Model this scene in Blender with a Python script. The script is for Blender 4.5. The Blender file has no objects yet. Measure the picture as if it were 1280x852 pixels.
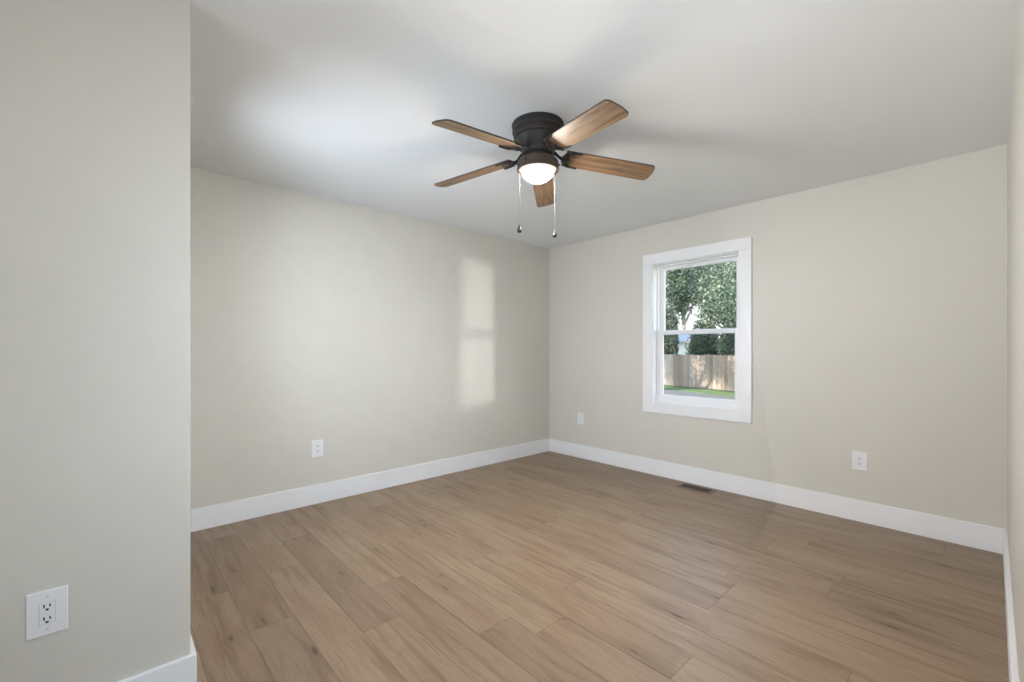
import bpy, bmesh, math, random
import numpy as np
from mathutils import Vector, Matrix
R = math.radians
S = bpy.context.scene
COL = S.collection

# ------------------------------------------------------------------ camera
cam_data = bpy.data.cameras.new('camera')
cam = bpy.data.objects.new('camera', cam_data); COL.objects.link(cam)
cam.location = (3.63, -3.94, 1.215)
cam.rotation_euler = (R(90), 0, R(47.49))
cam_data.sensor_width = 36.0
cam_data.lens = 15.497
cam_data.shift_y = 0.00898
cam_data.clip_start = 0.01
cam_data.clip_end = 400
S.camera = cam

# ------------------------------------------------------------------ colour management
S.view_settings.view_transform = 'Standard'
S.view_settings.look = 'None'
S.view_settings.gamma = 1.0
S.view_settings.use_curve_mapping = False
S.view_settings.exposure = 0.17
S.cycles.use_denoising = True
S.cycles.max_bounces = 12
S.cycles.diffuse_bounces = 8

# ------------------------------------------------------------------ sky, sun, added fill at unseen openings
world = bpy.data.worlds.new('sky'); S.world = world; world.use_nodes = True
wn = world.node_tree; wn.nodes.clear()
w_out = wn.nodes.new('ShaderNodeOutputWorld'); w_bg = wn.nodes.new('ShaderNodeBackground')
w_tc = wn.nodes.new('ShaderNodeTexCoord'); w_sep = wn.nodes.new('ShaderNodeSeparateXYZ')
w_ramp = wn.nodes.new('ShaderNodeValToRGB')
w_ramp.color_ramp.elements[0].position = 0.0; w_ramp.color_ramp.elements[0].color = (0.95, 0.97, 1.0, 1)
w_ramp.color_ramp.elements[1].position = 0.7; w_ramp.color_ramp.elements[1].color = (0.42, 0.62, 0.95, 1)
wn.links.new(w_tc.outputs['Generated'], w_sep.inputs[0]); wn.links.new(w_sep.outputs['Z'], w_ramp.inputs[0])
wn.links.new(w_ramp.outputs[0], w_bg.inputs['Color']); w_bg.inputs['Strength'].default_value = 3.2
wn.links.new(w_bg.outputs[0], w_out.inputs[0])

def light(name, kind, energy, color, loc, direction, size=None, size_y=None, angle=None):
    d = bpy.data.lights.new(name, kind); d.energy = energy; d.color = color
    if kind == 'AREA':
        d.shape = 'RECTANGLE'; d.size = size; d.size_y = size_y
    if angle is not None: d.angle = angle
    o = bpy.data.objects.new(name, d); COL.objects.link(o); o.location = loc
    o.rotation_euler = Vector(direction).to_track_quat('-Z', 'Y').to_euler()
    return o
light('sun', 'SUN', 11.0, (1.0, 0.93, 0.82), (0, -10, 20), (0.13, 0.74, -0.58), angle=R(0.6))
FILL_ROOM = (0.765, 0.92, 1.085)
FILL_PASSAGE = (0.87, 0.91, 0.94)
# low sun glancing off a neighbour's window pane, level with this room, thrown in through the back window
light('neighbour_pane_glare', 'AREA', 350, (1.0, 0.98, 0.95), (9.2, 4.90, 1.42), (-1, -0.645, 0), 0.45, 0.45)
# added fill at the made-up right-wall window, tilted down and level
light('side_fill_down', 'AREA', 6.0, FILL_ROOM, (3.68, -3.20, 1.40), (-1, 0.1, -0.4), 0.76, 1.28).data.spread = R(110)
light('side_fill_level', 'AREA', 3.6, FILL_ROOM, (3.684, -3.20, 1.40), (-1, 0, 0), 0.76, 1.28).data.spread = R(176)
# added fill at the made-up front-wall window, behind the short entry wall
light('front_fill', 'AREA', 14, FILL_ROOM, (1.10, -3.72, 1.40), (0.0, 1, 0.03), 0.58, 1.28).data.spread = R(130)
# added fill at the closed passage end, no door there: level, upward, slanted
light('passage_fill_level', 'AREA', 6, FILL_PASSAGE, (2.75, -5.42, 1.30), (0, 1, 0), 1.4, 1.9).data.spread = R(75)
light('passage_fill_up', 'AREA', 4.0, FILL_PASSAGE, (2.75, -5.40, 1.30), (0, 1, 0.9), 1.4, 1.9).data.spread = R(80)
light('passage_fill_slant', 'AREA', 9, FILL_PASSAGE, (2.75, -5.41, 1.30), (0.3, 1, 0.45), 1.4, 1.9).data.spread = R(50)

# ------------------------------------------------------------------ material helpers
class NT:
    """small expression helper over a material's node tree"""
    def __init__(self, name):
        self.m = bpy.data.materials.new(name); self.m.use_nodes = True
        self.t = self.m.node_tree; self.n = self.t.nodes
        self.b = self.n['Principled BSDF']; self.out = self.n['Material Output']
    def put(self, sock, v):
        if isinstance(v, bpy.types.NodeSocket): self.t.links.new(v, sock)
        elif isinstance(v, (tuple, list)) and len(v) == 3 and sock.type == 'RGBA': sock.default_value = (*v, 1)
        else: sock.default_value = v
    def math(self, op, a, b=None, c=None):
        x = self.n.new('ShaderNodeMath'); x.operation = op
        self.put(x.inputs[0], a)
        if b is not None: self.put(x.inputs[1], b)
        if c is not None: self.put(x.inputs[2], c)
        return x.outputs[0]
    def coord(self, kind='Object'): return self.n.new('ShaderNodeTexCoord').outputs[kind]
    def sep(self, v):
        x = self.n.new('ShaderNodeSeparateXYZ'); self.put(x.inputs[0], v); return x.outputs
    def comb(self, x, y, z):
        c = self.n.new('ShaderNodeCombineXYZ')
        for i, v in enumerate((x, y, z)): self.put(c.inputs[i], v)
        return c.outputs[0]
    def noise(self, v, scale=1.0, detail=3.0, rough=0.5, dist=0.0):
        x = self.n.new('ShaderNodeTexNoise'); self.put(x.inputs['Vector'], v)
        x.inputs['Scale'].default_value = scale; x.inputs['Detail'].default_value = detail
        x.inputs['Roughness'].default_value = rough; x.inputs['Distortion'].default_value = dist
        return x.outputs['Fac']
    def white(self, v):
        x = self.n.new('ShaderNodeTexWhiteNoise'); x.noise_dimensions = '3D'; self.put(x.inputs['Vector'], v); return x.outputs
    def voronoi(self, v, scale=1.0):
        x = self.n.new('ShaderNodeTexVoronoi'); x.voronoi_dimensions = '2D'; self.put(x.inputs['Vector'], v); x.inputs['Scale'].default_value = scale; return x.outputs
    def ramp(self, f, stops):
        x = self.n.new('ShaderNodeValToRGB'); self.put(x.inputs[0], f); e = x.color_ramp.elements
        while len(e) < len(stops): e.new(0.5)
        for el, (p, c) in zip(e, stops):
            el.position = p; el.color = (*c, 1) if not isinstance(c, (int, float)) else (c, c, c, 1)
        return x.outputs[0]
    def mix(self, f, a, b, blend='MIX'):
        x = self.n.new('ShaderNodeMix'); x.data_type = 'RGBA'; x.blend_type = blend
        self.put(x.inputs[0], f); self.put(x.inputs[6], a); self.put(x.inputs[7], b); return x.outputs[2]
    def bump(self, h, strength=0.2, dist=0.01):
        x = self.n.new('ShaderNodeBump'); self.put(x.inputs['Height'], h)
        x.inputs['Strength'].default_value = strength; x.inputs['Distance'].default_value = dist
        self.t.links.new(x.outputs[0], self.b.inputs['Normal'])
    def set(self, **k):
        for a, v in k.items(): self.put(self.b.inputs[a.replace('_', ' ')], v)
        return self

def paint(name, col, rough, var=0.015, bump=0.0, scale=60.0, spec=0.5):
    t = NT(name); c = t.coord()
    n = t.noise(c, 2.3, 3)
    lo = tuple(x * (1 - var) for x in col); hi = tuple(x * (1 + var) for x in col)
    t.set(Base_Color=t.mix(n, lo, hi), Roughness=rough)
    t.b.inputs['Specular IOR Level'].default_value = spec
    if bump: t.bump(t.noise(c, scale, 2), bump, 0.002)
    return t.m

M = {}
M['wall'] = paint('greige_satin_wall_paint', (0.630, 0.604, 0.550), 0.46, 0.012, 0.03, 140, 0.5)
M['ceiling'] = paint('flat_white_ceiling_paint', (0.86, 0.86, 0.86), 0.9, 0.008, 0.05, 90, 0.2)
M['trim'] = paint('semi_gloss_white_trim_paint', (0.83, 0.83, 0.85), 0.35, 0.01)
M['vinyl'] = paint('white_window_vinyl', (0.84, 0.84, 0.85), 0.4, 0.008)
M['plate'] = paint('white_outlet_plastic', (0.80, 0.80, 0.82), 0.32, 0.006)
M['slot'] = paint('dark_outlet_slot_and_gap_shade', (0.012, 0.012, 0.012), 0.6)
M['screw'] = paint('white_painted_screw', (0.62, 0.62, 0.64), 0.35)
M['bronze'] = paint('oil_rubbed_bronze', (0.034, 0.030, 0.028), 0.45, 0.2, 0.04, 30)
M['bronze'].node_tree.nodes['Principled BSDF'].inputs['Specular IOR Level'].default_value = 0.25
M['bronze_lamplit'] = paint('bronze_with_lamp_glow', (0.075, 0.055, 0.045), 0.5, 0.15, 0.03, 30)  # fitter's bronze coloured lighter and warmer for the bowl's glow
M['bronze_lamplit'].node_tree.nodes['Principled BSDF'].inputs['Specular IOR Level'].default_value = 0.25
M['blade_edge'] = paint('dark_stained_blade_edge', (0.022, 0.018, 0.016), 0.45, 0.1)
M['chain'] = paint('pale_beaded_chain_metal', (0.045, 0.042, 0.040), 0.6)
M['steel'] = paint('dull_screw_metal', (0.12, 0.11, 0.10), 0.45); M['steel'].node_tree.nodes['Principled BSDF'].inputs['Metallic'].default_value = 0.6

def floor_material():
    t = NT('oak_plank_vinyl_floor'); x, y, z = t.sep(t.coord())
    PW, PL = 0.180, 1.22
    yr = t.math('DIVIDE', t.math('ADD', y, 20.05), PW)
    row = t.math('FLOOR', yr)
    ro = t.white(t.comb(row, 3.1, 7.7))['Value']
    xr = t.math('ADD', t.math('DIVIDE', t.math('ADD', x, 20.0), PL), t.math('MULTIPLY', ro, 5.0))
    colm = t.math('FLOOR', xr)
    pid = t.white(t.comb(row, colm, 1.3)); pv = pid['Value']
    pr, pg, pb = t.sep(pid['Color'])
    # seams: distance to the plank's long and short edge, in metres
    fy = t.math('SUBTRACT', yr, row); fx = t.math('SUBTRACT', xr, colm)
    dy = t.math('MULTIPLY', t.math('SUBTRACT', 0.5, t.math('ABSOLUTE', t.math('SUBTRACT', fy, 0.5))), PW)
    dx = t.math('MULTIPLY', t.math('SUBTRACT', 0.5, t.math('ABSOLUTE', t.math('SUBTRACT', fx, 0.5))), PL)
    d = t.math('MINIMUM', dx, dy)
    seam = t.ramp(t.math('DIVIDE', d, 0.004), [(0.0, 0.0), (0.55, 1.0)])
    # each plank has its own stretch of grain
    gx = t.math('ADD', x, t.math('MULTIPLY', pr, 37.0)); gy = t.math('ADD', y, t.math('MULTIPLY', pg, 51.0))
    warp = t.noise(t.comb(t.math('MULTIPLY', gx, 1.7), t.math('MULTIPLY', gy, 6.0), pb), 1.0, 2)
    gyw = t.math('ADD', gy, t.math('MULTIPLY', t.math('SUBTRACT', warp, 0.5), 0.06))
    fine = t.noise(t.comb(t.math('MULTIPLY', gx, 7.0), t.math('MULTIPLY', gyw, 150.0), 0.0), 1.0, 4, 0.65)
    streak = t.noise(t.comb(t.math('MULTIPLY', gx, 1.3), t.math('MULTIPLY', gyw, 22.0), pb), 1.0, 4, 0.6, 0.4)
    cath = t.math('SINE', t.math('MULTIPLY', t.noise(t.comb(t.math('MULTIPLY', gx, 0.9), t.math('MULTIPLY', gyw, 7.0), pb), 1.0, 1), 70.0))
    cloud = t.noise(t.comb(t.math('MULTIPLY', gx, 2.0), t.math('MULTIPLY', gy, 9.0), 4.0), 1.0, 3)
    base = t.ramp(pv, [(0.0, (0.236, 0.166, 0.110)), (0.12, (0.270, 0.190, 0.126)), (0.45, (0.290, 0.206, 0.136)), (0.75, (0.304, 0.219, 0.148)), (1.0, (0.316, 0.228, 0.153))])
    c = t.mix(t.ramp(streak, [(0.34, 0.0), (0.50, 1.0)]), t.mix(1.0, base, (0.74, 0.69, 0.64), 'MULTIPLY'), base)
    c = t.mix(t.math('MULTIPLY', t.ramp(fine, [(0.30, 1.0), (0.55, 0.0)]), 0.42), c, t.mix(1.0, c, (0.60, 0.54, 0.48), 'MULTIPLY'))
    c = t.mix(t.math('MULTIPLY', t.ramp(cath, [(0.55, 0.0), (0.95, 1.0)]), 0.16), c, t.mix(1.0, c, (0.55, 0.5, 0.45), 'MULTIPLY'))
    c = t.mix(t.math('MULTIPLY', t.ramp(cloud, [(0.36, 1.0), (0.56, 0.0)]), 0.60), c, t.mix(1.0, c, (0.76, 0.71, 0.65), 'MULTIPLY'))
    # knots with a dark heart and a stained halo along the grain
    kv = t.voronoi(t.comb(t.math('MULTIPLY', gx, 1.25), t.math('MULTIPLY', gyw, 5.0), 0.0), 1.0)
    kd = t.math('ADD', kv['Distance'], t.math('MULTIPLY', t.math('SUBTRACT', streak, 0.5), 0.16))
    ks = t.math('GREATER_THAN', t.sep(kv['Color'])[0], 0.45)
    core = t.math('MULTIPLY', t.ramp(kd, [(0.010, 1.0), (0.048, 0.0)]), ks)
    halo = t.math('MULTIPLY', t.ramp(kd, [(0.03, 1.0), (0.30, 0.0)]), ks)
    c = t.mix(t.math('MULTIPLY', halo, 0.55), c, t.mix(1.0, c, (0.62, 0.54, 0.46), 'MULTIPLY'))
    c = t.mix(t.math('MULTIPLY', core, 0.85), c, (0.055, 0.032, 0.020))
    c = t.mix(seam, t.mix(1.0, c, (0.42, 0.38, 0.34), 'MULTIPLY'), c)
    t.set(Base_Color=c, Roughness=t.math('ADD', 0.33, t.math('MULTIPLY', fine, 0.14)))
    t.b.inputs['Specular IOR Level'].default_value = 0.5
    t.bump(t.math('ADD', t.math('MULTIPLY', seam, 1.0), t.math('MULTIPLY', fine, 0.25)), 0.25, 0.0015)
    return t.m
M['floor'] = floor_material()

def blade_material():
    t = NT('weathered_oak_blade'); x, y, z = t.sep(t.coord())
    oi = t.n.new('ShaderNodeObjectInfo').outputs['Random']
    gx = t.math('ADD', x, t.math('MULTIPLY', oi, 23.0)); gy = t.math('ADD', y, t.math('MULTIPLY', oi, 11.0))
    warp = t.noise(t.comb(t.math('MULTIPLY', gx, 3.0), t.math('MULTIPLY', gy, 8.0), 0.0), 1.0, 2)
    gyw = t.math('ADD', gy, t.math('MULTIPLY', t.math('SUBTRACT', warp, 0.5), 0.05))
    fine = t.noise(t.comb(t.math('MULTIPLY', gx, 9.0), t.math('MULTIPLY', gyw, 190.0), 0.0), 1.0, 4, 0.65)
    streak = t.noise(t.comb(t.math('MULTIPLY', gx, 3.2), t.math('MULTIPLY', gyw, 38.0), 0.0), 1.0, 3, 0.6, 0.5)
    c = t.ramp(streak, [(0.32, (0.085, 0.048, 0.024)), (0.44, (0.185, 0.110, 0.056)), (0.62, (0.270, 0.170, 0.092))])
    c = t.mix(t.math('MULTIPLY', t.ramp(fine, [(0.32, 1.0), (0.56, 0.0)]), 0.5), c, t.mix(1.0, c, (0.5, 0.44, 0.4), 'MULTIPLY'))
    t.set(Base_Color=c, Roughness=0.48)
    return t.m
M['blade'] = blade_material()

def bowl_material():
    # frosted glass lit from inside: brightest where the bulb sits near the bottom, dimmer and warmer at the rim
    t = NT('lit_frosted_glass'); x, y, z = t.sep(t.coord())
    r = t.math('SQRT', t.math('ADD', t.math('MULTIPLY', x, x), t.math('MULTIPLY', y, y)))
    k = t.ramp(t.math('DIVIDE', r, 0.1), [(0.0, 1.0), (0.72, 0.85), (0.875, 0.002), (1.0, 0.0)])
    col = t.mix(k, (1.0, 0.86, 0.64), (1.0, 0.96, 0.91))
    t.set(Base_Color=(0.5, 0.46, 0.40), Roughness=0.25, Emission_Color=col,
          Emission_Strength=t.math('ADD', 0.55, t.math('MULTIPLY', k, 560.0)))
    return t.m
M['bowl'] = bowl_material()

def glass_material():
    t = NT('clear_window_glass')
    tr = t.n.new('ShaderNodeBsdfTransparent'); tr.inputs[0].default_value = (0.97, 0.985, 0.98, 1)
    gl = t.n.new('ShaderNodeBsdfGlossy'); gl.inputs['Roughness'].default_value = 0.02
    fr = t.n.new('ShaderNodeFresnel')   # same reflectance on the pane's front and back face
    bf = t.n.new('ShaderNodeNewGeometry').outputs['Backfacing']
    t.put(fr.inputs[0], t.math('ADD', 1.45, t.math('MULTIPLY', bf, 1 / 1.45 - 1.45)))
    mx = t.n.new('ShaderNodeMixShader')
    t.t.links.new(fr.outputs[0], mx.inputs[0]); t.t.links.new(tr.outputs[0], mx.inputs[1]); t.t.links.new(gl.outputs[0], mx.inputs[2])
    t.t.links.new(mx.outputs[0], t.out.inputs[0])
    return t.m
M['glass'] = glass_material()

def fence_material():
    t = NT('weathered_cedar_boards'); x, y, z = t.sep(t.coord())
    bid = t.white(t.comb(t.math('FLOOR', t.math('DIVIDE', x, 0.15)), 2.0, 5.0))['Value']
    g = t.noise(t.comb(t.math('MULTIPLY', x, 60.0), t.math('MULTIPLY', bid, 40.0), t.math('MULTIPLY', z, 3.0)), 1.0, 4, 0.6)
    c = t.ramp(bid, [(0.0, (0.21, 0.155, 0.115)), (0.5, (0.30, 0.235, 0.185)), (1.0, (0.38, 0.315, 0.265))])
    c = t.mix(t.ramp(g, [(0.3, 0.45), (0.6, 0.0)]), c, (0.13, 0.10, 0.08))
    t.set(Base_Color=c, Roughness=0.85); return t.m
M['fence'] = fence_material()

def grass_material():
    t = NT('lawn_grass'); c = t.coord()
    n = t.noise(c, 1.2, 4); f = t.noise(c, 35.0, 3)
    col = t.ramp(n, [(0.35, (0.055, 0.105, 0.028)), (0.6, (0.105, 0.165, 0.045)), (0.8, (0.20, 0.21, 0.09))])
    col = t.mix(t.ramp(f, [(0.35, 0.5), (0.65, 0.0)]), col, (0.03, 0.055, 0.018))
    t.set(Base_Color=col, Roughness=0.9); return t.m
M['grass'] = grass_material()
def drive_material():
    t = NT('gravel_driveway'); c = t.coord()
    f = t.noise(c, 22.0, 4, 0.7); n = t.noise(c, 0.8, 3)
    col = t.mix(n, (0.085, 0.083, 0.088), (0.15, 0.143, 0.14))
    col = t.mix(t.ramp(f, [(0.4, 0.6), (0.6, 0.0)]), col, (0.05, 0.048, 0.052))
    t.set(Base_Color=col, Roughness=0.95); return t.m
M['drive'] = drive_material()
def leaf_material(name, a, b, c_):
    t = NT(name); n = t.noise(t.coord(), 0.9, 2)
    own = t.n.new('ShaderNodeNewGeometry').outputs['Random Per Island']
    col = t.ramp(t.math('ADD', t.math('MULTIPLY', n, 0.55), t.math('MULTIPLY', own, 0.45)), [(0.30, a), (0.52, b), (0.72, c_)])  # palest leaf tone painted in for sunlit highlights
    t.set(Base_Color=col, Roughness=0.42)
    tl = t.n.new('ShaderNodeBsdfTranslucent'); t.t.links.new(col, tl.inputs[0])
    mx = t.n.new('ShaderNodeMixShader'); mx.inputs[0].default_value = 0.35
    t.t.links.new(t.b.outputs[0], mx.inputs[1]); t.t.links.new(tl.outputs[0], mx.inputs[2]); t.t.links.new(mx.outputs[0], t.out.inputs[0])
    return t.m
M['leaf'] = leaf_material('oak_leaves', (0.030, 0.062, 0.048), (0.095, 0.145, 0.095), (0.36, 0.38, 0.26))
M['leaf_dark'] = leaf_material('evergreen_leaves', (0.028, 0.062, 0.045), (0.075, 0.130, 0.085), (0.24, 0.29, 0.18))
M['bark'] = paint('pale_grey_bark', (0.40, 0.34, 0.29), 0.9, 0.3, 0.6, 8)
M['siding'] = paint('white_house_siding', (0.80, 0.80, 0.79), 0.7, 0.02)
M['roofing'] = paint('light_grey_roof_shingles', (0.34, 0.34, 0.36), 0.9, 0.15)
M['pane'] = paint('dark_house_window', (0.03, 0.035, 0.04), 0.15)
M['duct'] = paint('dark_register_brown', (0.060, 0.038, 0.022), 0.45, 0.1)
M['register'] = paint('brown_register_enamel', (0.150, 0.100, 0.062), 0.42, 0.08)
M['black'] = paint('dark_duct_inside', (0.010, 0.008, 0.006), 0.8)

# ------------------------------------------------------------------ mesh helpers
def box(bm, x0, y0, z0, x1, y1, z1, bevel=0.0, seg=2, mat=0):
    xs, ys, zs = sorted((x0, x1)), sorted((y0, y1)), sorted((z0, z1))
    v = [bm.verts.new((x, y, z)) for x in xs for y in ys for z in zs]
    fs = [bm.faces.new([v[i] for i in q]) for q in ((0, 1, 3, 2), (4, 6, 7, 5), (0, 4, 5, 1), (2, 3, 7, 6), (0, 2, 6, 4), (1, 5, 7, 3))]
    for f in fs: f.material_index = mat
    if bevel:
        es = list({e for f in fs for e in f.edges})
        bmesh.ops.bevel(bm, geom=es, offset=bevel, segments=seg, affect='EDGES', profile=0.5)
def lathe(bm, prof, n=48, c=(0, 0, 0)):
    rings = []
    for r, z in prof:
        if r < 1e-6: rings.append([bm.verts.new((c[0], c[1], c[2] + z))])
        else: rings.append([bm.verts.new((c[0] + r * math.cos(2 * math.pi * k / n), c[1] + r * math.sin(2 * math.pi * k / n), c[2] + z)) for k in range(n)])
    for a, b in zip(rings, rings[1:]):
        for k in range(n):
            k2 = (k + 1) % n
            if len(a) == 1 and len(b) == 1: continue
            if len(a) == 1: bm.faces.new((a[0], b[k], b[k2]))
            elif len(b) == 1: bm.faces.new((a[k], b[0], a[k2]))
            else: bm.faces.new((a[k], b[k], b[k2], a[k2]))
def tube(bm, pts, rad, n=10, flat=1.0, cap=True):
    pts = [Vector(p) for p in pts]
    rads = rad if isinstance(rad, (list, tuple)) else [rad] * len(pts)
    rings = []
    for i, p in enumerate(pts):
        d = (pts[min(i + 1, len(pts) - 1)] - pts[max(i - 1, 0)]).normalized()
        up = Vector((0, 0, 1)) if abs(d.z) < 0.95 else Vector((1, 0, 0))
        s = d.cross(up).normalized(); u = s.cross(d).normalized()
        rings.append([bm.verts.new(p + s * rads[i] * math.cos(2 * math.pi * k / n) + u * rads[i] * flat * math.sin(2 * math.pi * k / n)) for k in range(n)])
    for a, b in zip(rings, rings[1:]):
        for k in range(n): bm.faces.new((a[k], a[(k + 1) % n], b[(k + 1) % n], b[k]))
    if cap: bm.faces.new(rings[0][::-1]); bm.faces.new(rings[-1])
def prism(bm, outline, z0, z1, bevel=0.0, mats=(0, 0, 0)):
    """outline in xy extruded along z; mats = bottom, side, top"""
    a = [bm.verts.new((x, y, z0)) for x, y in outline]; b = [bm.verts.new((x, y, z1)) for x, y in outline]
    n = len(outline)
    f0 = bm.faces.new(a[::-1]); f1 = bm.faces.new(b); f0.material_index = mats[0]; f1.material_index = mats[2]
    for k in range(n):
        f = bm.faces.new((a[k], a[(k + 1) % n], b[(k + 1) % n], b[k])); f.material_index = mats[1]
def obj(name, bm, mats, parent=None, smooth=False, loc=(0, 0, 0)):
    bmesh.ops.recalc_face_normals(bm, faces=bm.faces)
    me = bpy.data.meshes.new(name); bm.to_mesh(me); bm.free()
    for m in (mats if isinstance(mats, (list, tuple)) else [mats]): me.materials.append(m)
    if smooth:
        for p in me.polygons: p.use_smooth = True
        me.set_sharp_from_angle(angle=R(38))
    o = bpy.data.objects.new(name, me); COL.objects.link(o); o.location = loc
    if parent: o.parent = parent
    return o
def thing(name, label, cat, loc=(0, 0, 0), rot=(0, 0, 0), group=None):
    o = bpy.data.objects.new(name, None); COL.objects.link(o); o.empty_display_size = 0.1
    o.location = loc; o.rotation_euler = rot; o['label'] = label; o['category'] = cat
    if group: o['group'] = group
    return o
def struct(name, bm, mats, label, cat):
    o = obj(name, bm, mats); o['kind'] = 'structure'; o['label'] = label; o['category'] = cat; return o
B = bmesh.new

# ------------------------------------------------------------------ room shell
RX, H = 3.688, 2.44           # room width, ceiling height
PX, PY = 1.727, -3.726        # corner of the short wall on the left of the entry
RY = -5.50                    # end of the entry passage
T = 0.14
BH, BT = 0.150, 0.016         # baseboard
WX0, WX1, WZ0, WZ1 = 1.372, 2.184, 0.704, 2.058   # window opening
bm = B(); box(bm, -T, RY - T, -0.12, RX + T, T, 0.0)
struct('floor', bm, M['floor'], 'oak-look plank floor of the empty room', 'floor')
bm = B(); box(bm, -T, RY - T, H, RX + T, T, H + 0.16)
struct('ceiling', bm, M['ceiling'], 'flat white ceiling', 'ceiling')
bm = B(); box(bm, -T, PY - T, 0, 0, T, H)
struct('wall_left', bm, M['wall'], 'greige wall left of the far corner', 'wall')
bm = B()
box(bm, 0, 0, 0, WX0, T, H); box(bm, WX1, 0, 0, RX + T, T, H)
box(bm, WX0, 0, 0, WX1, T, WZ0); box(bm, WX0, 0, WZ1, WX1, T, H)
struct('wall_back', bm, M['wall'], 'greige wall holding the window', 'wall')
SY0, SY1, SZ0, SZ1 = -3.60, -2.80, 0.74, 2.06     # opening of the added side window in the right wall
bm = B()
box(bm, RX, SY1, 0, RX + T, 0, H); box(bm, RX, RY - T, 0, RX + T, SY0, H)
box(bm, RX, SY0, 0, RX + T, SY1, SZ0); box(bm, RX, SY0, SZ1, RX + T, SY1, H)
struct('wall_right', bm, M['wall'], 'greige wall along the right edge of the view', 'wall')
FX0, FX1 = 0.78, 1.42            # opening of the added window in the front wall
bm = B()
box(bm, 0, PY - T, 0, FX0, PY, H); box(bm, FX1, PY - T, 0, PX - 0.12, PY, H)
box(bm, FX0, PY - T, 0, FX1, PY, SZ0); box(bm, FX0, PY - T, SZ1, FX1, PY, H)
struct('wall_front', bm, M['wall'], 'greige wall behind the short entry wall', 'wall')
bm = B(); box(bm, PX - 0.12, RY - T, 0, PX, PY, H, 0.003, 2)
struct('wall_entry', bm, M['wall'], 'short greige wall in the left foreground', 'wall')
bm = B(); box(bm, PX, RY - T, 0, RX, RY, H)
struct('wall_rear', bm, M['wall'], 'greige wall closing the entry passage', 'wall')
bm = B(); box(bm, -1.2, PY - T - 3.4, H, PX - 0.13, PY - T, H + 0.16)
o = struct('sun_block_slab', bm, M['ceiling'], 'added white slab blocking sun above the front window', 'roof')  # unseen slab added to keep the sun out of the front opening
# baseboards: flat stock with an eased top edge
def baseboard(name, segs, label):
    bm = B()
    for s in segs: box(bm, *s, 0.002, 1)
    return struct(name, bm, M['trim'], label, 'baseboard')
baseboard('baseboard_left', [(0, PY, 0, BT, -BT, BH)], 'white baseboard of the left wall')
baseboard('baseboard_back', [(0, -BT, 0, RX - 0.018, 0, BH)], 'white baseboard below the window wall')
baseboard('baseboard_right', [(RX - 0.018, RY, 0, RX, 0, BH)], 'white baseboard of the right wall')
baseboard('baseboard_entry', [(PX, RY, 0, PX + BT, PY + BT, BH), (PX - 0.119, PY, 0, PX, PY + BT, BH)], 'white baseboard round the short entry wall')
baseboard('baseboard_front', [(BT, PY, 0, PX - 0.12, PY + BT, BH)], 'white baseboard of the front wall')

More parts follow.
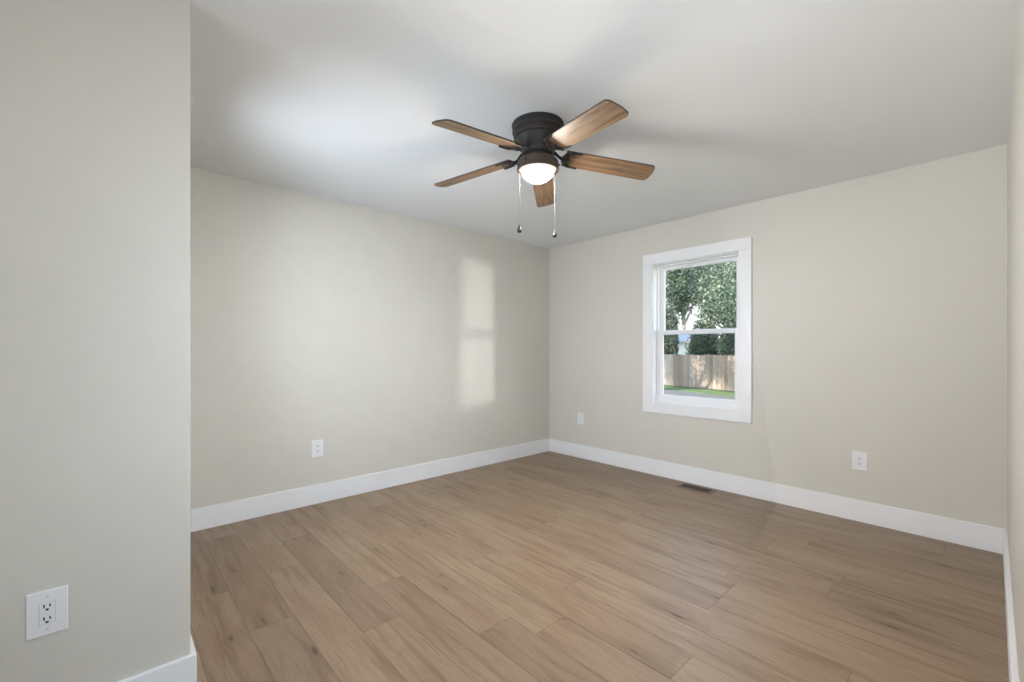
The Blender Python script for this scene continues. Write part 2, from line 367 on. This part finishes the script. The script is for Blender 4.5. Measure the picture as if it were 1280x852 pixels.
# ------------------------------------------------------------------ double hung windows
def frame_boxes(bm, x0, z0, x1, z1, wl, wr, wb, wt, y0, y1, bevel=0.002):
    box(bm, x0, y0, z0, x0 + wl, y1, z1, bevel, 1); box(bm, x1 - wr, y0, z0, x1, y1, z1, bevel, 1)
    box(bm, x0 + wl, y0, z0, x1 - wr, y1, z0 + wb, bevel, 1); box(bm, x0 + wl, y0, z1 - wt, x1 - wr, y1, z1, bevel, 1)
def double_hung(name, label, w, z0, z1, matrix):
    """local x across the opening 0..w, local y outward from the wall's inner face"""
    root = thing(name, label, 'window'); root['kind'] = 'structure'; root.matrix_world = matrix
    C = 0.097
    bm = B()
    box(bm, -C, -0.018, z1 - 0.004, w + C, 0, z1 + C, 0.0025, 1)            # head
    box(bm, -C, -0.018, z0 - C, w + C, 0, z0 + 0.004, 0.0025, 1)            # apron
    box(bm, -C, -0.0178, z0 + 0.004, 0.004, 0, z1 - 0.004, 0.0025, 1)
    box(bm, w - 0.004, -0.0178, z0 + 0.004, w + C, 0, z1 - 0.004, 0.0025, 1)
    obj('casing', bm, M['trim'], root)
    bm = B(); frame_boxes(bm, 0.0, z0, w, z1, 0.012, 0.012, 0.012, 0.012, 0.0, T, 0)
    obj('jamb', bm, M['trim'], root)
    f = 0.012; bm = B()
    frame_boxes(bm, f, z0 + f, w - f, z1 - f, 0.016, 0.016, 0.018, 0.014, 0.064, T, 0.0015)
    # parting strips beside the sashes
    box(bm, f + 0.014, 0.098, z0 + f, f + 0.026, 0.104, z1 - f, 0.001, 1); box(bm, w - f - 0.026, 0.098, z0 + f, w - f - 0.014, 0.104, z1 - f, 0.001, 1)
    obj('vinyl_frame', bm, M['vinyl'], root)
    a, b = f + 0.018, w - f - 0.018
    zm = z0 + (z1 - z0) * 0.495
    lo0, hi1 = z0 + f + 0.018, z1 - f - 0.014
    def sash(nm, s0, s1, y0, y1, bot, top):
        bm = B(); frame_boxes(bm, a, s0, b, s1, 0.034, 0.034, bot, top, y0, y1, 0.003)
        # glazing bead stepping down to the glass
        frame_boxes(bm, a + 0.032, s0 + bot - 0.002, b - 0.032, s1 - top + 0.002, 0.008, 0.008, 0.008, 0.006, y0 + 0.008, y1 - 0.006, 0.001)
        o = obj(nm, bm, M['vinyl'], root)
        bm = B(); box(bm, a + 0.036, y0 + 0.013, s0 + bot, b - 0.036, y0 + 0.017, s1 - top)
        obj('glass_pane', bm, M['glass'], o); return o
    up = sash('upper_sash', zm - 0.004, hi1, 0.104, 0.134, 0.034, 0.030)
    lo = sash('lower_sash', lo0, zm + 0.030, 0.068, 0.098, 0.042, 0.036)
    bm = B(); lx = (a + b) / 2
    box(bm, lx - 0.028, 0.074, zm + 0.030, lx + 0.028, 0.096, zm + 0.036, 0.002, 1)
    lathe(bm, [(0, 0.006), (0.010, 0.006), (0.010, 0.014), (0, 0.014)], 16, (lx, 0.085, zm + 0.030))
    box(bm, lx - 0.004, 0.078, zm + 0.040, lx + 0.030, 0.088, zm + 0.046, 0.002, 1)
    obj('sash_lock', bm, M['vinyl'], root)
    return root
double_hung('window_1', 'white double hung window in the back wall with fence and trees outside', WX1 - WX0, WZ0, WZ1, Matrix.Translation((WX0, 0, 0)))
double_hung('added_window_right', 'made-up white double hung window in the right wall beside the camera', SY1 - SY0, SZ0, SZ1,
            Matrix.Translation((RX, SY1, 0)) @ Matrix.Rotation(R(-90), 4, 'Z'))  # unseen window made up to hold the side fill

double_hung('added_window_front', 'made-up white double hung window in the front wall behind the entry wall', FX1 - FX0, SZ0, SZ1,
            Matrix.Translation((FX1, PY, 0)) @ Matrix.Rotation(R(180), 4, 'Z'))  # another unseen window, added to hold the front fill

# ------------------------------------------------------------------ wall outlets
def outlet(label, loc, rz):
    """cover plate in local xz, facing local -y"""
    t = thing('wall_outlet', label, 'outlet', loc, (0, 0, rz), None)
    W, Hh = 0.087, 0.132
    bm = B()
    # plate: pillowed rim, opening for the receptacle built as four bars
    ow, oh = 0.0345, 0.068
    vs = []
    def ring(w, h, y): return [bm.verts.new((sx * w / 2, y, sz * h / 2)) for sx, sz in ((-1, -1), (1, -1), (1, 1), (-1, 1))]
    rs = [ring(W, Hh, 0.0), ring(W, Hh, -0.003), ring(W - 0.004, Hh - 0.004, -0.0062), ring(ow, oh, -0.0066), ring(ow, oh, -0.001)]
    for a, b in zip(rs, rs[1:]):
        for k in range(4): bm.faces.new((a[k], a[(k + 1) % 4], b[(k + 1) % 4], b[k]))
    bm.faces.new(rs[0][::-1]); bm.faces.new(rs[-1]).material_index = 1  # recess floor coloured dark as the shadow gap round the receptacle
    obj('cover_plate', bm, [M['plate'], M['slot']], t)
    bm = B(); box(bm, -ow / 2 + 0.0007, -0.0074, -oh / 2 + 0.0007, ow / 2 - 0.0005, -0.0009, oh / 2 - 0.0005, 0.0006, 2)
    rec = obj('receptacle', bm, M['plate'], t)
    for cz in (0.0175, -0.0195):
        for sx, hh in ((-0.0063, 0.0095), (0.0063, 0.0078)):
            bm = B(); box(bm, sx - 0.0015, -0.0082, cz - hh / 2 + 0.004, sx + 0.0015, -0.0070, cz + hh / 2 + 0.004)
            obj('slot', bm, M['slot'], rec)
        bm = B()
        out = [(0.0031 * math.cos(R(a)), 0.0031 * math.sin(R(a))) for a in range(180, 361, 20)] + [(0.0031, 0.002), (-0.0031, 0.002)]
        va = [bm.verts.new((x * 1.15, -0.0082, cz - 0.0065 + z)) for x, z in out]; vb = [bm.verts.new((x * 1.15, -0.0070, cz - 0.0065 + z)) for x, z in out]
        bm.faces.new(va); bm.faces.new(vb[::-1])
        for k in range(len(va)): bm.faces.new((va[k], vb[k], vb[(k + 1) % len(va)], va[(k + 1) % len(va)]))
        obj('ground_hole', bm, M['slot'], rec)
    for sz in (0.0484, -0.0484):
        bm = B(); lathe(bm, [(0, -0.001), (0.0030, -0.001), (0.0034, 0.0), (0.0030, 0.0012), (0, 0.0014)], 16)
        bmesh.ops.rotate(bm, verts=bm.verts, matrix=Matrix.Rotation(R(90), 3, 'X'))
        obj('screw', bm, M['screw'], t, True, (0, -0.0066, sz))
    return t
outlet('white wall outlet nearest the camera, on the short wall in the left foreground', (PX, -4.073, 0.436), R(90))
outlet('white wall outlet on the long left wall below the fan', (0.0, -2.712, 0.436), R(90))
outlet('small white wall outlet on the window wall near the far corner', (0.484, 0.0, 0.446), 0)
outlet('white wall outlet on the window wall to the right of the window', (2.990, 0.0, 0.428), 0)

# ------------------------------------------------------------------ floor register
t = thing('floor_register', 'brown metal floor vent set in the planks below the window', 'vent', (1.865, -0.128, 0.0))
L, Wd, l, w = 0.310, 0.136, 0.254, 0.098
bm = B()
def rring(a, b, z): return [bm.verts.new((sx * a / 2, sy * b / 2, z)) for sx, sy in ((-1, -1), (1, -1), (1, 1), (-1, 1))]
rs = [rring(L, Wd, 0.0), rring(L, Wd, 0.001), rring(L - 0.018, Wd - 0.014, 0.005), rring(l, w, 0.005), rring(l, w, 0.0006)]
for a, b in zip(rs, rs[1:]):
    for k in range(4): bm.faces.new((a[k], a[(k + 1) % 4], b[(k + 1) % 4], b[k]))
bm.faces.new(rs[0][::-1])
obj('rim', bm, M['register'], t)
bm = B(); box(bm, -l / 2, -w / 2, 0.0006, l / 2, w / 2, 0.0012); obj('duct_opening', bm, M['black'], t)
bm = B()
for k in range(15):
    x = -l / 2 + l * (k + 0.5) / 15
    for y0, y1 in ((-w / 2, -0.003), (0.003, w / 2)): box(bm, x - 0.0022, y0, 0.0012, x + 0.0022, y1, 0.0042)
box(bm, -l / 2, -0.003, 0.0012, l / 2, 0.003, 0.0046)
obj('grille', bm, M['duct'], t)

# ------------------------------------------------------------------ ceiling fan
FX, FY = 1.953, -2.212
fan = thing('ceiling_fan', 'dark bronze ceiling fan with five oak blades and a lit glass bowl', 'ceiling fan', (FX, FY, H))
bm = B()
lathe(bm, [(0, 0), (0.140, 0), (0.142, -0.005), (0.141, -0.012), (0.135, -0.016), (0.135, -0.032), (0.139, -0.036), (0.138, -0.044), (0.130, -0.048),
           (0.129, -0.064), (0.132, -0.068), (0.130, -0.076), (0.122, -0.080), (0.116, -0.094), (0.109, -0.110), (0.101, -0.126), (0.092, -0.140), (0.087, -0.150),
           (0.087, -0.160), (0.078, -0.166), (0, -0.166)], 64)
obj('motor_housing', bm, M['bronze'], fan, True)
bm = B(); lathe(bm, [(0, -0.160), (0.062, -0.160), (0.060, -0.168), (0.066, -0.176), (0.086, -0.183), (0.102, -0.191), (0.111, -0.202), (0.113, -0.212), (0.113, -0.238),
                     (0.115, -0.242), (0.115, -0.248), (0.111, -0.252), (0.104, -0.250), (0.1005, -0.244), (0.098, -0.232), (0.0, -0.232)], 64)
fit = obj('light_fitter', bm, M['bronze_lamplit'], fan, True)
for a in (40, 160, 280):
    bm = B(); lathe(bm, [(0, 0), (0.0045, 0.0), (0.0055, 0.004), (0.004, 0.009), (0, 0.010)], 12)
    bmesh.ops.rotate(bm, verts=bm.verts, matrix=Matrix.Rotation(R(90), 3, 'Y'))
    bmesh.ops.translate(bm, verts=bm.verts, vec=(0.112, 0, -0.222)); bmesh.ops.rotate(bm, verts=bm.verts, matrix=Matrix.Rotation(R(a), 3, 'Z'))
    obj('thumb_screw', bm, M['bronze'], fit, True)
for a in range(0, 360, 60):
    bm = B(); lathe(bm, [(0, 0), (0.004, 0.0), (0.004, 0.002), (0, 0.003)], 10)
    bmesh.ops.rotate(bm, verts=bm.verts, matrix=Matrix.Rotation(R(90), 3, 'Y'))
    bmesh.ops.translate(bm, verts=bm.verts, vec=(0.086, 0, -0.155)); bmesh.ops.rotate(bm, verts=bm.verts, matrix=Matrix.Rotation(R(a), 3, 'Z'))
    obj('screw', bm, M['steel'], fan, True)
# bowl
prof = [(0.0985, 0.003)] + [(0.0985 * q, -0.072 * (1 - q * q) ** 0.72) for q in [math.cos(R(a)) for a in range(0, 90, 6)]] + [(0, -0.072)]
bm = B(); lathe(bm, prof, 64)
obj('glass_bowl', bm, M['bowl'], fan, True, (0, 0, -0.241))
# blades and irons
BL0, BL1, BZ = 0.150, 0.667, -0.154
def blade_outline():
    pts = []
    def wid(x): return 0.062 + 0.005 * min(1, max(0, (x - BL0) / (BL1 - BL0)))
    hw, rc = wid(BL1), 0.026
    end = lambda y: BL1 - 0.013 * (y / hw) ** 2
    xc = end(hw - rc) - rc
    for x in np.linspace(BL0, xc, 14): pts.append((float(x), -wid(x)))
    for k in range(1, 9):
        a = R(-90 + 82 * k / 8); pts.append((xc + rc * math.cos(a), -(hw - rc) + rc * math.sin(a)))
    for y in np.linspace(-(hw - rc) + 0.006, hw - rc - 0.006, 11): pts.append((end(y), float(y)))
    for k in range(0, 8):
        a = R(8 + 82 * k / 8); pts.append((xc + rc * math.cos(a), hw - rc + rc * math.sin(a)))
    for x in np.linspace(xc, BL0, 14): pts.append((float(x), wid(x)))
    return pts
bm = B(); prism(bm, blade_outline(), -0.003, 0.003, mats=(0, 1, 1))
blade0 = obj('blade', bm, [M['blade'], M['blade_edge']], fan)
# horseshoe bracket under the blade root: outer arc, inner arc, a prong along either edge
outer = [(0.192 + 0.058 * math.cos(R(a)), 0.064 * math.sin(R(a))) for a in range(90, 271, 9)]
inner = [(0.206 + 0.036 * math.cos(R(a)), 0.053 * math.sin(R(a))) for a in range(90, 271, 9)]
outer = [(0.236, 0.0625), (0.215, 0.064)] + outer + [(0.215, -0.064), (0.236, -0.0625)]
inner = [(0.238, 0.0575), (0.218, 0.0545)] + inner + [(0.218, -0.0545), (0.238, -0.0575)]
bm = B(); sec = []
for (ox, oy), (ix, iy) in zip(outer, inner):
    mx_, my_ = ox * .5 + ix * .5, oy * .5 + iy * .5
    sec.append([bm.verts.new(p) for p in ((ox, oy, -0.0032), (ox, oy, -0.008), (mx_, my_, -0.0125), (ix, iy, -0.008), (ix, iy, -0.0032))])
for a, b in zip(sec, sec[1:]):
    for q in range(5): bm.faces.new((a[q], a[(q + 1) % 5], b[(q + 1) % 5], b[q]))
bm.faces.new(sec[0]); bm.faces.new(sec[-1][::-1])
# centre boss of the iron
lathe(bm, [(0, -0.015), (0.012, -0.015), (0.020, -0.011), (0.022, -0.0032), (0, -0.0032)], 24, (0.160, 0, 0))
iron0 = obj('blade_iron', bm, M['bronze'], fan, True)
bm = B()
arm_pts = [(0.050, 0, 0.028), (0.078, 0, 0.026), (0.098, 0, 0.019), (0.112, 0, 0.008), (0.124, 0, -0.001), (0.138, 0, -0.007), (0.158, 0, -0.009)]
tube(bm, arm_pts, [0.020, 0.017, 0.013, 0.011, 0.011, 0.014, 0.020], 14, 0.5)
arm0 = obj('iron_arm', bm, M['bronze'], iron0, True)
screws = []
for sx, sy in ((0.146, 0.026), (0.146, -0.026), (0.172, 0.052), (0.172, -0.052)):
    bm = B(); lathe(bm, [(0, -0.0145), (0.003, -0.0142), (0.0048, -0.0125), (0.005, -0.0105), (0, -0.0105)], 12, (sx, sy, 0))
    screws.append(obj('screw', bm, M['steel'], iron0, True))
PITCH = R(-13)
def pose(o, a):
    o.matrix_basis = Matrix.Translation((0, 0, BZ)) @ Matrix.Rotation(a, 4, 'Z') @ Matrix.Rotation(R(5.7), 4, 'Y') @ Matrix.Rotation(PITCH, 4, 'X')
PH = R(-15.3)
for k in range(5):
    if k == 0: b_, i_ = blade0, iron0
    else:
        b_ = blade0.copy(); COL.objects.link(b_); b_.parent = fan
        i_ = iron0.copy(); COL.objects.link(i_); i_.parent = fan
        for ch in [arm0] + screws:
            c = ch.copy(); COL.objects.link(c); c.parent = i_
    pose(b_, PH + k * R(72)); pose(i_, PH + k * R(72))
# pull chains
def pull_chain(x, y, ztop, zbot):
    bm = B()
    n = int((ztop - zbot) / 0.0055)
    for k in range(n):
        z = ztop - (k + 0.5) * 0.0055
        bmesh.ops.create_icosphere(bm, subdivisions=1, radius=0.0017, matrix=Matrix.Translation((x, y, z)))
    tube(bm, [(x, y, ztop), (x, y, zbot)], 0.0010, 6)
    ch = obj('pull_chain', bm, M['chain'], fan, True)
    bm = B(); zc = zbot + (ztop - zbot) * 0.66
    lathe(bm, [(0, 0.008), (0.0035, 0.006), (0.0042, 0), (0.0035, -0.006), (0, -0.008)], 12, (x, y, zc)); obj('chain_connector', bm, M['bronze'], ch, True)
    bm = B(); lathe(bm, [(0, 0.012), (0.0035, 0.010), (0.004, 0.002), (0.008, -0.008), (0.0125, -0.020), (0.0125, -0.027), (0.009, -0.032), (0, -0.034)], 20, (x, y, zbot)); obj('chain_pendant', bm, M['bronze'], ch, True)
# fan-local positions: left and right of the fitter as seen from the doorway
cx, sx = math.cos(R(47.49)), math.sin(R(47.49))
def side(lat, dep): return (lat * cx - dep * sx, lat * sx + dep * cx)
x, y = side(-0.101, -0.060); pull_chain(x, y, -0.238, -0.568)
x, y = side(0.098, 0.066); pull_chain(x, y, -0.238, -0.560)

# ------------------------------------------------------------------ outdoors
GZ = -0.60
def gbox(name, pts, z0, z1, m, label, cat):
    bm = B(); prism(bm, pts, z0, z1); o = obj(name, bm, m); o['kind'] = 'structure'; o['label'] = label; o['category'] = cat; return o
def fy(x): return 17.3 - 0.30 * (x + 7.7)         # fence line
gbox('lawn', [(-60, T + 0.4), (40, T + 0.4), (40, 80), (-60, 80)], GZ - 0.3, GZ, M['grass'], 'green lawn before the fence', 'lawn')
gbox('driveway', [(-30, fy(-30) - 6.0), (12, fy(12) - 7.5), (12, fy(12) - 2.7), (-30, fy(-30) - 1.4)], GZ, GZ + 0.03, M['drive'], 'grey driveway crossing the lawn', 'driveway')

ang = math.atan(-0.30)
fence = thing('wooden_fence', 'weathered wooden privacy fence across the yard outside the window', 'fence', (-26.0, fy(-26.0), GZ), (0, 0, ang))
rng = random.Random(4)
BAY, NB = 2.40, 13
for k in range(NB):
    bm = B(); x = k * BAY + 0.0; n = 16; w = BAY / n
    for j in range(n):
        h = 1.60 + rng.uniform(-0.015, 0.015); x0 = x + j * w + 0.003; x1 = x + (j + 1) * w - 0.003; d = rng.uniform(0, 0.006)
        a = [bm.verts.new((px, -0.02 - d, pz)) for px, pz in ((x0, 0.03), (x1, 0.03), (x1, h - 0.03), (x1 - 0.03, h), (x0 + 0.03, h), (x0, h - 0.03))]
        b = [bm.verts.new((v.co.x, v.co.y + 0.02, v.co.z)) for v in a]
        bm.faces.new(a); bm.faces.new(b[::-1])
        for q in range(6): bm.faces.new((a[q], b[q], b[(q + 1) % 6], a[(q + 1) % 6]))
    for zr in (0.3, 0.85, 1.35): box(bm, x, 0.0, zr, x + BAY, 0.04, zr + 0.09)
    obj('board_panel', bm, M['fence'], fence)
for k in range(NB + 1):
    bm = B(); box(bm, k * BAY - 0.045, 0.04, -0.1, k * BAY + 0.045, 0.13, 1.62, 0.004, 1); obj('fence_post', bm, M['fence'], fence)

def tree(label, loc, seed, height, crown, low, leaf_m, n_leaf, leaf, trunk_r):
    """trunk with forking limbs fitted to the crown's radius; leaves sit in clusters round the twig ends"""
    rnd = random.Random(seed)
    root = thing('leafy_tree', label, 'tree', loc, (0, 0, 0), 'trees outside the window')
    limbs, tips = [], []
    def grow(p, d, length, r, depth):
        pts, rad = [p.copy()], [r]
        for s_ in range(5):
            d = (d + Vector((rnd.uniform(-.25, .25), rnd.uniform(-.25, .25), rnd.uniform(-.16, .16)))).normalized()
            p = p + d * (length / 5); pts.append(p.copy()); rad.append(r * (1 - 0.42 * (s_ + 1) / 5))
            if depth >= 2: tips.append(p.copy())
        limbs.append((pts, rad, depth))
        if depth >= 4: return
        kids = 5 if depth == 0 else 3
        for k in range(kids):
            az = 2 * math.pi * (k + rnd.random() * .7) / kids
            el = rnd.uniform(0.05, 0.8) if depth == 0 else rnd.uniform(-0.4, 0.55)
            nd = (d * (0.55 if depth else 0.25) + Vector((math.cos(az), math.sin(az), 0)) * .9 + Vector((0, 0, el))).normalized()
            grow(p if k % 2 == 0 else pts[-2], nd, length * rnd.uniform(.62, .82), rad[-1] * .72, depth + 1)
    grow(Vector((0, 0, -0.05)), Vector((rnd.uniform(-.1, .1), rnd.uniform(-.1, .1), 1)), height * 0.36, trunk_r, 0)
    rmax = max(math.hypot(p.x, p.y) for p in tips); zmax = max(p.z for p in tips)
    k1, k2 = (crown - 0.35) / rmax, height / zmax
    fit_ = lambda p: Vector((p.x * k1, p.y * k1, p.z * k2))
    bm = B()
    for pts, rad, depth in limbs:
        q = [fit_(p) for p in pts]
        if depth and min(p.z for p in q) < low - 0.2: continue
        tube(bm, q, rad, 9 if depth < 2 else 5)
    obj('trunk', bm, M['bark'], root, True)
    g = np.random.default_rng(seed)
    tp = np.array([fit_(p)[:] for p in tips]); tp = tp[tp[:, 2] > low]
    c = tp[g.integers(0, len(tp), n_leaf)] + np.clip(g.normal(0, 0.24, (n_leaf, 3)), -.6, .6) * np.array([1, 1, .8])
    nrm = g.normal(0, 1, (n_leaf, 3)) + np.array([0, 0, .5]); nrm /= np.linalg.norm(nrm, axis=1)[:, None]
    ax = np.cross(nrm, g.normal(0, 1, (n_leaf, 3))); ax /= np.linalg.norm(ax, axis=1)[:, None]
    bx = np.cross(nrm, ax); s_ = leaf * g.uniform(.6, 1.35, (n_leaf, 1))
    # each leaf: two folded halves sharing the midrib
    v = np.stack([c - ax * s_, c + bx * s_ * .42 + nrm * s_ * .16, c + ax * s_, c - bx * s_ * .42 + nrm * s_ * .16], 1).reshape(-1, 3)
    i = np.arange(n_leaf)[:, None] * 4
    f = np.concatenate([i + np.array([[0, 2, 1]]), i + np.array([[0, 3, 2]])], 0)
    me = bpy.data.meshes.new('foliage'); me.from_pydata(v.tolist(), [], f.tolist()); me.materials.append(leaf_m)
    o = bpy.data.objects.new('foliage', me); COL.objects.link(o); o.parent = root
    return root
tree('tree in the yard nearest the house, right of the window', (-0.5, 9.2, GZ), 11, 6.6, 2.7, 2.8, M['leaf'], 18000, 0.045, 0.15)
tree('leafy tree before the fence, its boughs at the right of the upper pane', (-2.6, 14.9, GZ), 29, 7.0, 3.1, 2.9, M['leaf'], 70000, 0.05, 0.17)
tree('dense shade tree whose boughs hang in at the left of the upper pane', (-7.1, 11.8, GZ), 19, 8.5, 3.2, 2.8, M['leaf'], 38000, 0.05, 0.24)
tree('tree behind the fence at its left, beside the white house', (-12.6, 22.6, GZ), 23, 8.5, 2.3, 2.1, M['leaf'], 75000, 0.07, 0.26)
tree('dense green tree close behind the fence at the right of the window', (-6.0, 20.4, GZ), 37, 9.0, 2.7, 1.3, M['leaf_dark'], 60000, 0.07, 0.30)
tree('tall tree far behind the fence and left of the white house', (-21.0, 34.0, GZ), 41, 11.0, 3.3, 1.8, M['leaf_dark'], 30000, 0.11, 0.30)
tree('tall tree far off directly behind the white house', (-14.7, 34.0, GZ), 47, 11.0, 3.2, 1.8, M['leaf_dark'], 30000, 0.11, 0.30)
tree('tall tree far off at the right behind the nearer trees', (-8.2, 33.0, GZ), 53, 11.5, 3.2, 1.5, M['leaf'], 30000, 0.11, 0.30)

def shrub(label, loc, seed, h, r, leaf_m, n):
    rnd = random.Random(seed); root = thing('leafy_shrub', label, 'shrub', loc, (0, 0, 0), 'shrubs behind the fence')
    bm = B()
    for k in range(9):
        a = rnd.uniform(0, 6.28); q = rnd.uniform(.2, .8) * r
        tube(bm, [(0.05 * math.cos(a), 0.05 * math.sin(a), -.05), (q * .4 * math.cos(a), q * .4 * math.sin(a), h * .4), (q * math.cos(a), q * math.sin(a), h * rnd.uniform(.7, .92))], [.03, .02, .008], 6)
    obj('stem', bm, M['bark'], root, True)
    g = np.random.default_rng(seed)
    d = g.normal(0, 1, (n, 3)); d /= np.linalg.norm(d, axis=1)[:, None]; d *= (g.uniform(0.25, 1, (n, 1)) ** .5)
    lump = 1 + .16 * np.sin(d[:, :1] * 7 + seed) * np.cos(d[:, 1:2] * 6)
    c = d * lump * np.array([r, r, h * .48]) + np.array([0, 0, h * .52])
    c = c[c[:, 2] > .1]; n = len(c)
    nrm = g.normal(0, 1, (n, 3)); nrm /= np.linalg.norm(nrm, axis=1)[:, None]
    ax = np.cross(nrm, g.normal(0, 1, (n, 3))); ax /= np.linalg.norm(ax, axis=1)[:, None]
    bx = np.cross(nrm, ax); s_ = .06 * g.uniform(.6, 1.35, (n, 1))
    v = np.stack([c - ax * s_, c + bx * s_ * .42 + nrm * s_ * .16, c + ax * s_, c - bx * s_ * .42 + nrm * s_ * .16], 1).reshape(-1, 3)
    i = np.arange(n)[:, None] * 4
    me = bpy.data.meshes.new('foliage'); me.from_pydata(v.tolist(), [], np.concatenate([i + np.array([[0, 2, 1]]), i + np.array([[0, 3, 2]])], 0).tolist())
    me.materials.append(leaf_m); o = bpy.data.objects.new('foliage', me); COL.objects.link(o); o.parent = root
shrub('tallest shrub behind the fence, at the left edge of the window', (-8.95, 19.05, GZ), 3, 4.7, 0.92, M['leaf'], 24000)
shrub('tall dark shrub behind the fence, just right of the white house', (-6.5, 18.9, GZ), 5, 3.4, 0.84, M['leaf_dark'], 16000)
shrub('tall dark shrub behind the fence near the right edge of the window', (-4.5, 18.2, GZ), 8, 3.5, 0.95, M['leaf_dark'], 16000)
def house(label, loc, rz, w, d, h, rise, wins):
    root = thing('house', label, 'house', loc, (0, 0, rz))
    bm = B(); box(bm, -w / 2, 0, 0, w / 2, d, h)
    for k in range(int(h / 0.2)): box(bm, -w / 2 - 0.012, -0.012, k * 0.2, w / 2 + 0.012, d + .012, k * 0.2 + 0.185)
    obj('siding_wall', bm, M['siding'], root)
    bm = B(); e = 0.35
    prof = [(-e, h - 0.08), (d / 2, h + rise), (d + e, h - 0.08), (d + e, h + 0.08), (d / 2, h + rise + 0.18), (-e, h + 0.08)]
    a = [bm.verts.new((-w / 2 - e, y, z)) for y, z in prof]; b = [bm.verts.new((w / 2 + e, y, z)) for y, z in prof]
    bm.faces.new(a); bm.faces.new(b[::-1])
    for k in range(6): bm.faces.new((a[k], b[k], b[(k + 1) % 6], a[(k + 1) % 6]))
    obj('roof', bm, M['roofing'], root)
    bm = B()
    bm.free()
    for sx in (-1, 1):
        bm = B(); pr = ((0, h), (d, h), (d / 2, h + rise))
        va = [bm.verts.new((sx * (w / 2 - 0.02), y, z)) for y, z in pr]; vb = [bm.verts.new((sx * (w / 2 - 0.08), y, z)) for y, z in pr]
        bm.faces.new(va); bm.faces.new(vb[::-1])
        for k in range(3): bm.faces.new((va[k], vb[k], vb[(k + 1) % 3], va[(k + 1) % 3]))
        obj('gable', bm, M['siding'], root)
    for x0, z0, x1, z1 in wins:
        bm = B(); frame_boxes(bm, x0, z0, x1, z1, 0.08, 0.08, 0.08, 0.08, -0.06, 0.0); fo = obj('house_window', bm, M['trim'], root)
        bm = B(); box(bm, x0 + .08, -0.03, z0 + .08, x1 - .08, -0.018, z1 - .08); obj('pane', bm, M['pane'], fo)
house('white house half hidden behind the fence and trees', (-10.9, 25.2, GZ), R(-8), 4.4, 4.0, 2.35, 0.45, [(-1.8, 0.9, -0.8, 2.1), (0.9, 0.9, 1.9, 2.1)])
